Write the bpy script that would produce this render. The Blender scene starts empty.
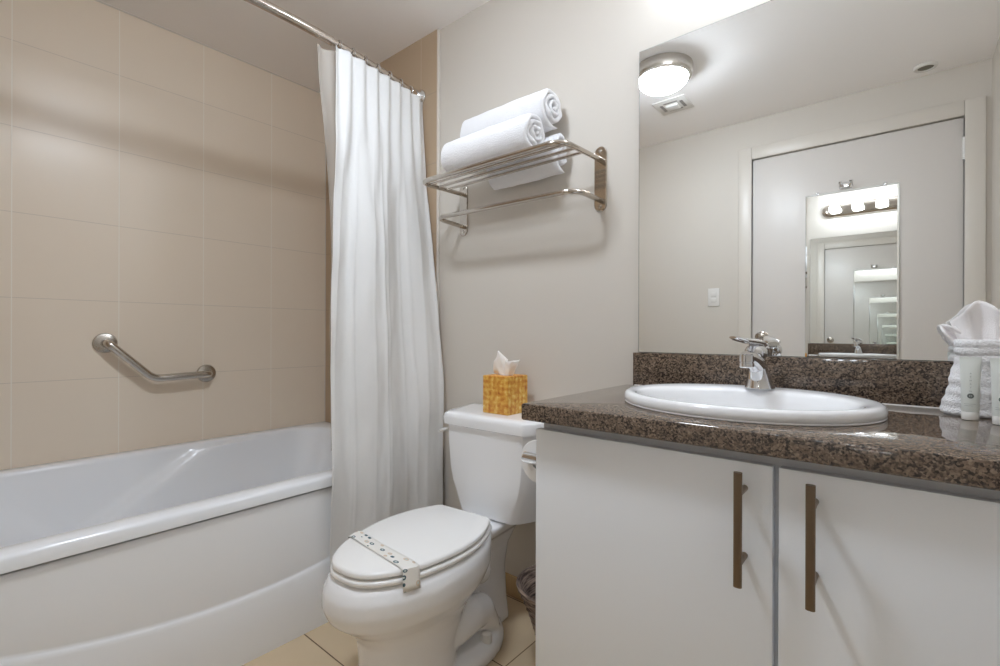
import bpy, bmesh, math, random
from math import pi, sin, cos, radians as R
from mathutils import Vector, Matrix, noise

random.seed(7)
scn = bpy.context.scene
col = scn.collection

# ------------------------------------------------------------------ camera, world, light, exposure
EYE = 0.994
YAW, PITCH, ROLL = R(39.962), R(-0.036), R(0.17)
F = Vector((-sin(YAW) * cos(PITCH), cos(YAW) * cos(PITCH), sin(PITCH)))
RT = Vector((cos(YAW), sin(YAW), 0))
UP = RT.cross(F)
RT2 = RT * cos(ROLL) + UP * sin(ROLL)
UP2 = -RT * sin(ROLL) + UP * cos(ROLL)
cd = bpy.data.cameras.new('camera')
cam = bpy.data.objects.new('camera', cd)
col.objects.link(cam)
cd.sensor_fit = 'HORIZONTAL'
cd.sensor_width = 36
cd.lens = 36 * 478.24 / 1000
cd.clip_start = 0.02
cam.matrix_world = Matrix(((RT2.x, UP2.x, -F.x, 0), (RT2.y, UP2.y, -F.y, 0), (RT2.z, UP2.z, -F.z, EYE), (0, 0, 0, 1)))
scn.camera = cam

w = bpy.data.worlds.new('world')
scn.world = w
w.use_nodes = True
w.node_tree.nodes['Background'].inputs[0].default_value = (0.9, 0.92, 1, 1)
w.node_tree.nodes['Background'].inputs[1].default_value = 0.3

LAMP_COLOR = (.91, 1, 1.115, 1)
BULB_STRENGTH = 30
DOME_STRENGTH = 84
scn.view_settings.view_transform = 'Standard'
scn.view_settings.look = 'None'
scn.view_settings.gamma = 1
scn.view_settings.use_curve_mapping = False
scn.view_settings.exposure = 0.0
try:
    scn.cycles.max_bounces = 64
    scn.cycles.diffuse_bounces = 16
    scn.cycles.glossy_bounces = 64
    scn.cycles.transmission_bounces = 8
    scn.cycles.transparent_max_bounces = 12
except Exception:
    pass

# ------------------------------------------------------------------ helpers
def srgb(r, g, b):
    f = lambda c: (c / 255 / 12.92) if c / 255 <= 0.04045 else ((c / 255 + 0.055) / 1.055) ** 2.4
    return (f(r), f(g), f(b), 1)


def mat(name, color, rough=0.5, metal=0.0, **kw):
    m = bpy.data.materials.new(name)
    m.use_nodes = True
    b = m.node_tree.nodes['Principled BSDF']
    b.inputs['Base Color'].default_value = color
    b.inputs['Roughness'].default_value = rough
    b.inputs['Metallic'].default_value = metal
    for k, v in kw.items():
        b.inputs[k].default_value = v
    return m


def bsdf(m):
    return m.node_tree.nodes['Principled BSDF']


def N(m, typ, **props):
    n = m.node_tree.nodes.new(typ)
    for k, v in props.items():
        setattr(n, k, v)
    return n


def link(m, a, b):
    m.node_tree.links.new(a, b)


def coords(m):
    return N(m, 'ShaderNodeTexCoord').outputs['Object']


def add_noise_bump(m, scale, strength, dist=0.002, detail=3, noise_type=None):
    t = N(m, 'ShaderNodeTexNoise')
    t.inputs['Scale'].default_value = scale
    t.inputs['Detail'].default_value = detail
    link(m, coords(m), t.inputs['Vector'])
    b = N(m, 'ShaderNodeBump')
    b.inputs['Strength'].default_value = strength
    b.inputs['Distance'].default_value = dist
    link(m, t.outputs['Fac'], b.inputs['Height'])
    link(m, b.outputs['Normal'], bsdf(m).inputs['Normal'])
    return m


def mathn(m, op, a, b=None, c=None):
    n = N(m, 'ShaderNodeMath', operation=op)
    for i, v in enumerate((a, b, c)):
        if v is None:
            continue
        if isinstance(v, (int, float)):
            n.inputs[i].default_value = v
        else:
            link(m, v, n.inputs[i])
    return n.outputs[0]


def mixc(m, fac, a, b):
    n = N(m, 'ShaderNodeMix', data_type='RGBA')
    if isinstance(fac, (int, float)):
        n.inputs[0].default_value = fac
    else:
        link(m, fac, n.inputs[0])
    for i, v in ((6, a), (7, b)):
        if isinstance(v, tuple):
            n.inputs[i].default_value = v
        else:
            link(m, v, n.inputs[i])
    return n.outputs[2]


def tile_mat(name, ax_u, u0, pu, ax_v, v0, pv, base, base2, grout_u, grout_v, rough, gw=0.003):
    m = mat(name, base, rough)
    sep = N(m, 'ShaderNodeSeparateXYZ')
    link(m, coords(m), sep.inputs[0])
    du = mathn(m, 'PINGPONG', mathn(m, 'SUBTRACT', sep.outputs[ax_u], u0), pu / 2)
    dv = mathn(m, 'PINGPONG', mathn(m, 'SUBTRACT', sep.outputs[ax_v], v0), pv / 2)
    mu = mathn(m, 'LESS_THAN', du, gw / 2)
    mv = mathn(m, 'LESS_THAN', dv, gw / 2)
    t = N(m, 'ShaderNodeTexNoise')
    t.inputs['Scale'].default_value = 3.5
    t.inputs['Detail'].default_value = 5
    link(m, coords(m), t.inputs['Vector'])
    c = mixc(m, t.outputs['Fac'], base, base2)
    c = mixc(m, mv, c, grout_v)
    c = mixc(m, mu, c, grout_u)
    link(m, c, bsdf(m).inputs['Base Color'])
    g = mathn(m, 'MAXIMUM', mu, mv)
    r = mathn(m, 'MULTIPLY_ADD', g, 0.4, rough)
    link(m, r, bsdf(m).inputs['Roughness'])
    b = N(m, 'ShaderNodeBump', invert=True)
    b.inputs['Strength'].default_value = 0.35
    b.inputs['Distance'].default_value = 0.001
    link(m, g, b.inputs['Height'])
    link(m, b.outputs['Normal'], bsdf(m).inputs['Normal'])
    return m


def finish(bm, angle=35):
    bmesh.ops.remove_doubles(bm, verts=bm.verts, dist=1e-6)
    bmesh.ops.recalc_face_normals(bm, faces=bm.faces)
    for f in bm.faces:
        f.smooth = True
    for e in bm.edges:
        if len(e.link_faces) == 2:
            e.smooth = e.calc_face_angle(0) < R(angle)


def obj(name, bm, m, parent=None, angle=35, at=None):
    finish(bm, angle)
    me = bpy.data.meshes.new(name)
    bm.to_mesh(me)
    bm.free()
    me.materials.append(m)
    o = bpy.data.objects.new(name, me)
    col.objects.link(o)
    if parent:
        o.parent = parent
    if at:
        o.location = at
    return o


def tag(o, label=None, cat=None, group=None, kind=None):
    for k, v in (('label', label), ('category', cat), ('group', group), ('kind', kind)):
        if v:
            o[k] = v
    return o


def thing(name, label, cat, loc=(0, 0, 0), rz=0, group=None):
    o = bpy.data.objects.new(name, None)
    o.empty_display_size = 0.05
    col.objects.link(o)
    o.location = loc
    o.rotation_euler = (0, 0, rz)
    return tag(o, label, cat, group)


def struct(name, bm, m, parent=None, angle=35):
    o = obj(name, bm, m, parent, angle)
    if not parent:
        o['kind'] = 'structure'
    return o


def dup(root, loc, rz=None, label=None):
    r = root.copy()
    col.objects.link(r)
    r.location = loc
    if rz is not None:
        r.rotation_euler = (0, 0, rz)
    if label:
        r['label'] = label
    for ch in list(root.children):
        c = ch.copy()
        col.objects.link(c)
        c.parent = r
        for g in ch.children:
            d = g.copy()
            col.objects.link(d)
            d.parent = c
    return r


def BM():
    return bmesh.new()


def box(bm, x0, x1, y0, y1, z0, z1, bev=0.0, seg=2):
    r = bmesh.ops.create_cube(bm, size=1)
    vs = r['verts']
    for v in vs:
        v.co = Vector((x0 + (v.co.x + .5) * (x1 - x0), y0 + (v.co.y + .5) * (y1 - y0), z0 + (v.co.z + .5) * (z1 - z0)))
    if bev:
        es = list({e for v in vs for e in v.link_edges})
        bmesh.ops.bevel(bm, geom=es, offset=bev, segments=seg, affect='EDGES', profile=0.5)
    return bm


def loft(bm, rings, cap0=True, cap1=True, closed=True):
    vr = [[bm.verts.new(p) for p in r] for r in rings]
    n = len(vr[0])
    for a, b in zip(vr[:-1], vr[1:]):
        for i in range(n if closed else n - 1):
            j = (i + 1) % n
            bm.faces.new((a[i], a[j], b[j], b[i]))
    if cap0:
        bm.faces.new(vr[0][::-1])
    if cap1:
        bm.faces.new(vr[-1])
    return bm


def lathe(bm, prof, center=(0, 0, 0), axis='z', n=32, cap0=True, cap1=True):
    cx, cy, cz = center
    rings = []
    for r, h in prof:
        ring = []
        for i in range(n):
            a = 2 * pi * i / n
            u, v = max(r, 1e-5) * cos(a), max(r, 1e-5) * sin(a)
            if axis == 'z':
                p = (cx + u, cy + v, cz + h)
            elif axis == 'y':
                p = (cx + u, cy + h, cz + v)
            else:
                p = (cx + h, cy + u, cz + v)
            ring.append(p)
        rings.append(ring)
    return loft(bm, rings, cap0, cap1)


def tube(bm, pts, rad, n=14, cap=True, sy=1.0):
    pts = [Vector(p) for p in pts]
    k = len(pts)
    rads = rad if isinstance(rad, (list, tuple)) else [rad] * k
    T = []
    for i in range(k):
        a = pts[max(i - 1, 0)]
        b = pts[min(i + 1, k - 1)]
        T.append((b - a).normalized())
    ref = Vector((0, 0, 1)) if abs(T[0].z) < .9 else Vector((1, 0, 0))
    u = T[0].cross(ref).normalized()
    rings = []
    for i in range(k):
        u = (u - T[i] * u.dot(T[i])).normalized()
        v = T[i].cross(u)
        rings.append([pts[i] + (u * cos(2 * pi * j / n) + v * sin(2 * pi * j / n) * sy) * rads[i] for j in range(n)])
    return loft(bm, rings, cap, cap)


def fillet(pts, r, n=6):
    """polyline with its inner corners rounded"""
    pts = [Vector(p) for p in pts]
    out = [pts[0]]
    for a, b, c in zip(pts[:-2], pts[1:-1], pts[2:]):
        d1, d2 = (a - b), (c - b)
        rr = min(r, d1.length * .49, d2.length * .49)
        p, q = b + d1.normalized() * rr, b + d2.normalized() * rr
        for i in range(n + 1):
            t = i / n
            out.append((1 - t) ** 2 * p + 2 * t * (1 - t) * b + t * t * q)
    out.append(pts[-1])
    return out


def rrect(cx, cy, hx, hy, r, z, n=6, m=6):
    pts = []
    r = min(r, hx, hy)
    corners = [(1, -1, -pi / 2), (1, 1, 0), (-1, 1, pi / 2), (-1, -1, pi)]
    for k, (sx, sy, a0) in enumerate(corners):
        ox, oy = cx + sx * (hx - r), cy + sy * (hy - r)
        arc = [(ox + r * cos(a0 + pi / 2 * i / n), oy + r * sin(a0 + pi / 2 * i / n)) for i in range(n + 1)]
        pts += arc
        nx = corners[(k + 1) % 4]
        ex, ey = cx + nx[0] * (hx - r) + r * cos(nx[2]), cy + nx[1] * (hy - r) + r * sin(nx[2])
        lx, ly = arc[-1]
        pts += [(lx + (ex - lx) * i / m, ly + (ey - ly) * i / m) for i in range(1, m)]
    return [Vector((x, y, z)) for x, y in pts]


def xz(p):
    return p


# ------------------------------------------------------------------ materials
M = {}
M['paint'] = add_noise_bump(mat('wall_paint', srgb(209, 203, 194), .55), 260, .05, .001)
M['ceiling'] = add_noise_bump(mat('ceiling_paint', srgb(249, 247, 246), .7), 160, .06, .001)
M['door'] = mat('door_paint', srgb(216, 211, 206), .38)
M['trim'] = mat('trim_paint', srgb(214, 208, 199), .35)
TB, TB2 = srgb(230, 217, 199), srgb(234, 222, 205)
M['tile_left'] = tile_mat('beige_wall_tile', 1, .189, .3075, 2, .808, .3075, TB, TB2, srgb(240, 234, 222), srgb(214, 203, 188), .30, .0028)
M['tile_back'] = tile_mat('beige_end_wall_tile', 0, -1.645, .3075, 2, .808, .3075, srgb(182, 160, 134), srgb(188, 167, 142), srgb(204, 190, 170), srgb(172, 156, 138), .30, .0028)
M['floor'] = tile_mat('tan_floor_tile', 0, -.90, .305, 1, .794, .305, srgb(206, 184, 152), srgb(216, 197, 168), srgb(120, 96, 66), srgb(96, 74, 48), .22, .004)
M['base_tile'] = mat('tan_base_tile', srgb(196, 168, 128), .25)
M['porcelain'] = mat('white_porcelain', srgb(242, 243, 245), .08, **{'Coat Weight': .3})
M['acrylic'] = mat('white_acrylic', srgb(239, 242, 246), .16)
M['lidplastic'] = mat('white_seat_plastic', srgb(244, 244, 243), .22)
M['chrome'] = mat('chrome', srgb(225, 225, 226), .06, 1.0)
M['nickel'] = mat('satin_nickel', srgb(196, 188, 178), .13, 1.0)
M['steel'] = mat('brushed_steel', srgb(200, 195, 188), .24, 1.0)
M['rodmetal'] = mat('rod_metal', srgb(205, 196, 186), .16, 1.0)
M['cabinet'] = mat('white_cabinet', srgb(240, 245, 251), .3)
M['carcass'] = mat('grey_carcass', srgb(214, 216, 220), .4)
M['bronze'] = mat('bronze', srgb(132, 116, 98), .3, 1.0)
M['mirror'] = mat('mirror_glass', (.92, .93, .92, 1), .0, 1.0)
M['mirror_edge'] = mat('mirror_edge', srgb(60, 66, 64), .3, .5)
M['slot'] = mat('grey_slot', srgb(150, 146, 142), .6)
M['black'] = mat('gap_shade_black', srgb(30, 29, 28), .6)  # near-black that stands in for shade under the tub rim
M['plastic'] = mat('white_plastic', srgb(226, 224, 220), .35)
M['paper'] = add_noise_bump(mat('white_paper', srgb(240, 240, 239), .9), 90, .3, .002)
M['tissue'] = mat('tissue_paper', srgb(245, 242, 238), .95, **{'Subsurface Weight': .0})
M['bulb'] = mat('lit_bulb', (1, 1, 1, 1), .3)
bsdf(M['bulb']).inputs['Emission Color'].default_value = LAMP_COLOR
bsdf(M['bulb']).inputs['Emission Strength'].default_value = BULB_STRENGTH
M['dome'] = mat('lit_dome_glass', (1, 1, 1, 1), .3)
bsdf(M['dome']).inputs['Emission Color'].default_value = LAMP_COLOR
bsdf(M['dome']).inputs['Emission Strength'].default_value = DOME_STRENGTH
M['ink'] = mat('grey_ink', srgb(110, 118, 116), .6)
M['ink_soft'] = mat('pale_ink', srgb(165, 172, 168), .6)
M['tube'] = mat('pale_tube_plastic', srgb(226, 231, 227), .35)
M['tubecap'] = mat('white_tube_cap', srgb(240, 240, 236), .3)

m = M['cloth'] = mat('white_curtain_cloth', srgb(234, 234, 233), .85)
t = N(m, 'ShaderNodeBsdfTranslucent')
t.inputs[0].default_value = srgb(236, 236, 238)
mx = N(m, 'ShaderNodeMixShader')
mx.inputs[0].default_value = .12
link(m, bsdf(m).outputs[0], mx.inputs[1])
link(m, t.outputs[0], mx.inputs[2])
link(m, mx.outputs[0], m.node_tree.nodes['Material Output'].inputs[0])
add_noise_bump(m, 14, .22, .012, 4)

m = M['liner'] = mat('clear_liner', srgb(246, 243, 236), .3)
t = N(m, 'ShaderNodeBsdfTransparent')
mx = N(m, 'ShaderNodeMixShader')
mx.inputs[0].default_value = .62
link(m, bsdf(m).outputs[0], mx.inputs[1])
link(m, t.outputs[0], mx.inputs[2])
link(m, mx.outputs[0], m.node_tree.nodes['Material Output'].inputs[0])

m = M['terry'] = mat('white_terry', srgb(243, 243, 245), 1.0, **{'Sheen Weight': .2})
add_noise_bump(m, 260, .8, .006, 4)
m = M['washcloth'] = mat('white_washcloth', srgb(243, 240, 240), 1.0)
add_noise_bump(m, 500, .5, .003, 2)

# brown speckled granite
m = M['granite'] = mat('brown_granite', srgb(90, 78, 68), .05)
v1 = N(m, 'ShaderNodeTexVoronoi')
v1.inputs['Scale'].default_value = 330
v1.inputs['Randomness'].default_value = 1
nz = N(m, 'ShaderNodeTexNoise')
nz.inputs['Scale'].default_value = 130
nz.inputs['Detail'].default_value = 6
nz.inputs['Roughness'].default_value = .7
link(m, coords(m), v1.inputs['Vector'])
link(m, coords(m), nz.inputs['Vector'])
sp = N(m, 'ShaderNodeSeparateColor')
link(m, v1.outputs['Color'], sp.inputs[0])
val = mathn(m, 'ADD', mathn(m, 'MULTIPLY', sp.outputs[0], .42), mathn(m, 'MULTIPLY', nz.outputs['Fac'], .62))
cr = N(m, 'ShaderNodeValToRGB')
e = cr.color_ramp.elements
e[0].position, e[0].color = .32, srgb(40, 35, 32)
e[1].position, e[1].color = .44, srgb(76, 66, 58)
for p, c in ((.54, srgb(108, 93, 80)), (.66, srgb(128, 110, 94)), (.76, srgb(150, 134, 118))):
    q = e.new(p)
    q.color = c
link(m, val, cr.inputs[0])
link(m, cr.outputs[0], bsdf(m).inputs['Base Color'])

# golden tissue box print
m = M['boxprint'] = mat('golden_floral_card', srgb(210, 160, 60), .45)
sp = N(m, 'ShaderNodeSeparateXYZ')
link(m, coords(m), sp.inputs[0])
hh = mathn(m, 'ADD', sp.outputs[0], sp.outputs[1])
kk = 2 * pi / .040
da = mathn(m, 'SINE', mathn(m, 'MULTIPLY', mathn(m, 'ADD', hh, sp.outputs[2]), kk))
db = mathn(m, 'SINE', mathn(m, 'MULTIPLY', mathn(m, 'SUBTRACT', hh, sp.outputs[2]), kk))
nz = N(m, 'ShaderNodeTexNoise')
nz.inputs['Scale'].default_value = 58
nz.inputs['Detail'].default_value = 5
nz.inputs['Roughness'].default_value = .65
link(m, coords(m), nz.inputs['Vector'])
val = mathn(m, 'ADD', mathn(m, 'MULTIPLY', mathn(m, 'MULTIPLY', da, db), .13), mathn(m, 'MULTIPLY_ADD', nz.outputs['Fac'], 1.5, -.25))
cr = N(m, 'ShaderNodeValToRGB')
e = cr.color_ramp.elements
e[0].position, e[0].color = .12, srgb(178, 92, 30)
e[1].position, e[1].color = .95, srgb(248, 230, 168)
for p, c in ((.32, srgb(206, 130, 42)), (.50, srgb(220, 160, 62)), (.68, srgb(232, 190, 96))):
    q = e.new(p)
    q.color = c
link(m, val, cr.inputs[0])
link(m, cr.outputs[0], bsdf(m).inputs['Base Color'])

# printed paper band on the seat
m = M['bandprint'] = mat('printed_band_paper', srgb(232, 230, 224), .7)
tc = N(m, 'ShaderNodeTexCoord')
mp = N(m, 'ShaderNodeMapping')
mp.inputs['Scale'].default_value = (16, 2.6, 1)
link(m, tc.outputs['UV'], mp.inputs[0])
v1 = N(m, 'ShaderNodeTexVoronoi')
v1.inputs['Scale'].default_value = 1.0
v1.inputs['Randomness'].default_value = .5
link(m, mp.outputs[0], v1.inputs['Vector'])
sp = N(m, 'ShaderNodeSeparateColor')
link(m, v1.outputs['Color'], sp.inputs[0])
blob = mathn(m, 'LESS_THAN', v1.outputs['Distance'], .34)
teal = mathn(m, 'LESS_THAN', sp.outputs[0], .55)
inner = mathn(m, 'LESS_THAN', v1.outputs['Distance'], .18)
cc = mixc(m, teal, srgb(214, 196, 176), srgb(70, 96, 106))
cc = mixc(m, inner, cc, srgb(196, 204, 200))
link(m, mixc(m, blob, srgb(234, 232, 227), cc), bsdf(m).inputs['Base Color'])

# wicker
m = M['wicker'] = mat('dark_wicker', srgb(92, 74, 62), .6)
nz = N(m, 'ShaderNodeTexNoise')
nz.inputs['Scale'].default_value = 1
wm = N(m, 'ShaderNodeMapping')
wm.inputs['Scale'].default_value = (22, 22, 190)
link(m, coords(m), wm.inputs[0])
link(m, wm.outputs[0], nz.inputs['Vector'])
cr = N(m, 'ShaderNodeValToRGB')
e = cr.color_ramp.elements
e[0].position, e[0].color = .35, srgb(62, 48, 42)
e[1].position, e[1].color = .7, srgb(166, 146, 132)
link(m, nz.outputs['Fac'], cr.inputs[0])
link(m, cr.outputs[0], bsdf(m).inputs['Base Color'])

# ------------------------------------------------------------------ the room
XL, XR, YB, YF, ZC = -2.444, .33, 1.42, -.417, 2.306
YA = -.12                      # near end of the tub alcove
struct('floor', box(BM(), XL - .1, XR + .1, YF - .1, YB + .1, -.08, 0), M['floor'])
struct('ceiling', box(BM(), XL - .1, XR + .1, YF - .1, YB + .1, ZC, ZC + .08), M['ceiling'])
struct('wall_left', box(BM(), XL - .1, XL, YF - .1, YB + .1, 0, ZC), M['tile_left'])
struct('wall_back', box(BM(), XL, XR + .1, YB, YB + .1, 0, ZC), M['paint'])
struct('wall_right', box(BM(), XR, XR + .1, YF - .1, YB, 0, ZC), M['paint'])
DX0, DX1, DZ = -.706, .240, 2.06
bm = BM()
box(bm, XL, DX0, YF - .1, YF, 0, ZC)
box(bm, DX1, XR, YF - .1, YF, 0, ZC)
box(bm, DX0, DX1, YF - .1, YF, DZ, ZC)
struct('wall_front', bm, M['paint'])
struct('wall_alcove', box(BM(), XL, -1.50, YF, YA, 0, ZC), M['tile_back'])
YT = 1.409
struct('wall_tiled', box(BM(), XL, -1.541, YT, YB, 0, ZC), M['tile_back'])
struct('trim_1', box(BM(), -1.541, -1.530, YT - .002, YB, 0, ZC, .003), M['trim'])
struct('trim_2', tube(BM(), [(XL + .001, YA, ZC - .001), (XL + .001, YT, ZC - .001)], .004, 8), M['trim'])
struct('trim_3', tube(BM(), [(XL + .001, YT - .001, .5), (XL + .001, YT - .001, ZC)], .003, 8), M['trim'])
bm = BM()
box(bm, -1.530, -.66, YB - .011, YB, 0, .078, .003)
struct('baseboard_back', bm, M['base_tile'])

# door casing, door, knob, hinges (seen in the mirror)
bm = BM()
for x0, x1, z1 in ((DX0 - .07, DX0 + .004, DZ + .072), (DX1 - .004, DX1 + .07, DZ + .072)):
    box(bm, x0, x1, YF, YF + .016, 0, z1, .004)
box(bm, DX0 + .004, DX1 - .004, YF, YF + .016, DZ - .002, DZ + .072, .004)
struct('trim_4', bm, M['trim'])
d = struct('door_1', box(BM(), DX0 + .007, DX1 - .007, YF - .045, YF - .002, .008, DZ - .006, .002), M['door'])
bm = BM()
lathe(bm, [(.034, 0), (.034, .006), (.02, .012), (.014, .02), (.013, .034), (.024, .042), (.029, .054), (.029, .064), (.024, .074), (.010, .08), (.0, .081)], (-.642, YF - .002, .973), 'y', 28)
obj('door_knob', bm, M['nickel'], d)
for z in (1.90, 1.05, .25):
    bm = BM()
    tube(bm, [(DX1 - .004, YF + .004, z - .055), (DX1 - .004, YF + .004, z + .055)], .009, 12)
    for k in range(-2, 3):
        lathe(bm, [(.0105, -.002), (.0105, .002)], (DX1 - .004, YF + .004, z + k * .022), 'z', 12)
    obj('hinge', bm, M['plastic'], d)

# ------------------------------------------------------------------ bathtub
tub = thing('bathtub', 'white acrylic bathtub set in the beige tiled alcove', 'bathtub', (-1.97, .64, 0))
o = Vector(tub.location)
X0, X1, Y0, Y1 = XL + .002, -1.497, YA + .002, YT - .002
cx, cy, hx, hy = (X0 + X1) / 2, (Y0 + Y1) / 2, (X1 - X0) / 2, (Y1 - Y0) / 2


def trect(x0, x1, y0, y1, r, z):
    return rrect((x0 + x1) / 2, (y0 + y1) / 2, (x1 - x0) / 2, (y1 - y0) / 2, r, z, 10, 26)


def crease(p, k):
    """the arm-rest step moulded in the wall-side flank"""
    zline = .50 - (.78 - p.y) * .60
    s = 1 / (1 + math.exp(-(p.z - zline) / .006))
    inward = max(0, min(1, (-2.1 - p.x) / .2))
    return Vector((p.x + .030 * (1 - s) * inward * (1 - max(0, min(1, (p.y - .82) / .3))) * max(.2, min(1, (p.y + .1) / .25)), p.y, p.z))


rings = []
rings.append(trect(X0, X1, Y0, Y1, .002, .466))
rings.append(trect(X0, X1, Y0, Y1, .002, .492))
rings.append(trect(X0 + .003, X1 - .004, Y0 + .003, Y1 - .003, .006, .500))
rings.append(trect(X0 + .012, X1 - .014, Y0 + .012, Y1 - .012, .012, .504))
ix0, ix1, iy0, iy1 = X0 + .078, X1 - .075, Y0 + .08, Y1 - .09
rings.append(trect(ix0 - .012, ix1 + .012, iy0 - .012, iy1 + .012, .16, .504))
rings.append(trect(ix0 - .004, ix1 + .004, iy0 - .004, iy1 + .004, .16, .501))
nr = 48
for k in range(nr):
    q = k / (nr - 1)
    z = .494 - q * .36
    ins = .075 * q ** 1.2
    insy = .12 * q ** 1.1
    insy0 = .30 * q ** 1.2
    ring = trect(ix0 + ins, ix1 - ins, iy0 + insy0, iy1 - insy, .16 + .02 * q, z)
    rings.append([crease(p, q) if .02 < q else p for p in ring])
rings.append(trect(ix0 + .10, ix1 - .10, iy0 + .35, iy1 - .15, .14, .112))
rings.append(trect(ix0 + .18, ix1 - .18, iy0 + .45, iy1 - .25, .10, .108))
bm = BM()
loft(bm, [[p - o for p in r] for r in rings], False, True)
obj('basin', bm, M['acrylic'], tub, 50)
# apron with its curved moulded step
bm = BM()
ny = 60
cols_ = []
for i in range(ny + 1):
    y = Y0 + (Y1 - Y0) * i / ny
    zc = .196 + .27 * (y - .63) ** 2
    bow = -.010 * ((y - .62) / .75) ** 2
    xu, xl_ = -1.506 + bow * .15, -1.500 + bow * .3
    prof = [(xl_ - .002, .0), (xl_, .02), (xl_, zc * .5), (xl_, zc - .012), (xl_ - .002, zc - .004), (xl_ - .004, zc + .001),
            (xu - .001, zc + .004), (xu, zc + .012), (xu, .33), (xu, .44), (xu - .001, .457), (xu - .004, .459), (xu - .10, .459)]
    cols_.append([Vector((x, y, z)) - o for x, z in prof])
loft(bm, cols_, False, False, closed=False)
obj('apron', bm, M['acrylic'], tub, 60)
bm = BM()
box(bm, -1.62 - o.x, -1.522 - o.x, Y0 - o.y, Y1 - o.y, .455, .47)  # black strip added behind the rim gap, painting its shadow
obj('rim_gap_shade', bm, M['black'], tub)
bm = BM()
lathe(bm, [(.0, -.002), (.026, -.002), (.028, 0), (.028, .003), (.02, .005), (0, .005)], (0, 1.05 - o.y, .11), 'z', 24)
obj('drain', bm, M['chrome'], tub)

# grab bar on the tiled wall
gb = thing('grab_bar', 'bent steel grab bar on the beige tiled wall above the tub', 'grab bar', (XL, .63, .86))
o = Vector(gb.location)
xo = XL + .052
pA, pE, pB = Vector((xo, .452, .948)), Vector((xo, .602, .797)), Vector((xo, .816, .804))
path = fillet([Vector((XL + .006, pA.y, pA.z)), pA, pE, pB, Vector((XL + .006, pB.y, pB.z))], .032, 7)
obj('bar', tube(BM(), [p - o for p in path], .0155, 18), M['steel'], gb)
for p in (pA, pB):
    bm = BM()
    lathe(bm, [(.040, .0005), (.040, .006), (.037, .010), (.026, .013), (.018, .014)], (0, p.y - o.y, p.z - o.z), 'x', 32)
    obj('flange', bm, M['steel'], gb)

# ------------------------------------------------------------------ shower rod, rings, curtain, liner
def rod_x(y):
    return -1.563 - .083 * ((y - .72) / .69) ** 2


ZR = 2.041
rod = thing('shower_rod', 'bowed metal shower rod holding the white curtain under the ceiling', 'curtain rod', (rod_x(.7), .7, ZR))
o = Vector(rod.location)
ys = [YA + .02 + (YT - .012 - YA - .02) * i / 48 for i in range(49)]
obj('outer_tube', tube(BM(), [Vector((rod_x(y), y, ZR)) - o for y in ys if y < .955], .0155, 18), M['rodmetal'], rod)
obj('inner_tube', tube(BM(), [Vector((rod_x(y), y, ZR)) - o for y in ys if y > .90], .0125, 18), M['rodmetal'], rod)
for yy, sgn in ((YT, -1), (YA, 1)):
    bm = BM()
    lathe(bm, [(.035, .0005 * sgn), (.035, .008 * sgn), (.031, .014 * sgn), (.026, .02 * sgn), (.024, .034 * sgn), (.020, .042 * sgn), (.016, .044 * sgn)], (rod_x(yy) - o.x, yy - o.y, 0), 'y', 28)
    obj('flange', bm, M['chrome'], rod)

ring_y = [.955, 1.015, 1.072, 1.135, 1.20, 1.265, 1.33]
cur_y0t, cur_y1t = .922, 1.398
for k, y in enumerate(ring_y):
    bm = BM()
    x = rod_x(y)
    pts = [Vector((.0, .0, .0)) + Vector((.021 * sin(a), .002 * sin(a * .5), .021 * cos(a) - .006)) for a in [2 * pi * i / 24 for i in range(25)]]
    tube(bm, pts, .0022, 8)
    tube(bm, [(0, 0, -.026), (.004, 0, -.034), (.006, .001, -.042), (.002, .001, -.047)], .002, 8)
    tag(obj('curtain_ring', bm, M['chrome'], None, 35, (x, y, ZR)), 'small chrome ring hanging the white shower curtain on the bowed rod', 'curtain ring', 'rings along the shower rod')


def smooth(a, b, x):
    t = max(0, min(1, (x - a) / (b - a)))
    return t * t * (3 - 2 * t)


def curtain_point(s, h, off=0.0, y0t=cur_y0t, y0b=.872, y1t=cur_y1t, y1b=1.388, zb=.12, seed=0.0, amp=1.0):
    """s 0..1 across, h 0 (top) .. 1 (bottom)"""
    ztop = 2.020
    # scallop between rings
    y_top = y0t + (y1t - y0t) * s
    near = min(abs(y_top - ry) for ry in ring_y)
    ztop -= .010 * min(1, near / .03)
    z = ztop + (zb - ztop) * h
    y0 = y0t + (y0b - y0t) * smooth(0, .6, h)
    y1 = y1t + (y1b - y1t) * h - .012 * math.sin(pi * min(1, h * 1.4))
    y = y0 + (y1 - y0) * s
    xt = rod_x(y_top) + .021
    xb = -1.466 - .010 * s
    zz = max(0, min(1, (2.0 - z) / 1.5))
    x = xt + (xb - xt) * smooth(-.15, 1, zz)
    # pleats: many and tight at the top, few and broad below
    tp = s * 2 * pi * 7.6 + .4
    top = .012 * cos(tp) * (1 - smooth(.0, .30, h))
    bp = (s + .05 * sin(3 * s + 2 * h)) * 2 * pi * 2.2 + 1.7 + .9 * h
    low = (.021 * sin(bp) + .007 * sin(2 * bp + .8 + seed) + .010 * (1 - abs(sin(bp * .95 + 1.1))) ** 3 + .004 * (1 - abs(sin(bp * 1.6 + .3 + h))) ** 3) * smooth(.0, .45, h)
    nn = noise.noise(Vector((s * 6 + seed, h * 7, seed))) * .010 + noise.noise(Vector((s * 14 + seed, h * 16, seed + 3))) * .0035
    dx = (top + low * (1 - .5 * smooth(.62, .78, h)) + nn * smooth(0, .2, h)) * amp
    x = x + dx
    y += .008 * sin(bp * 1.0 + 1.2) * h
    return Vector((x + off, y, z))


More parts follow.
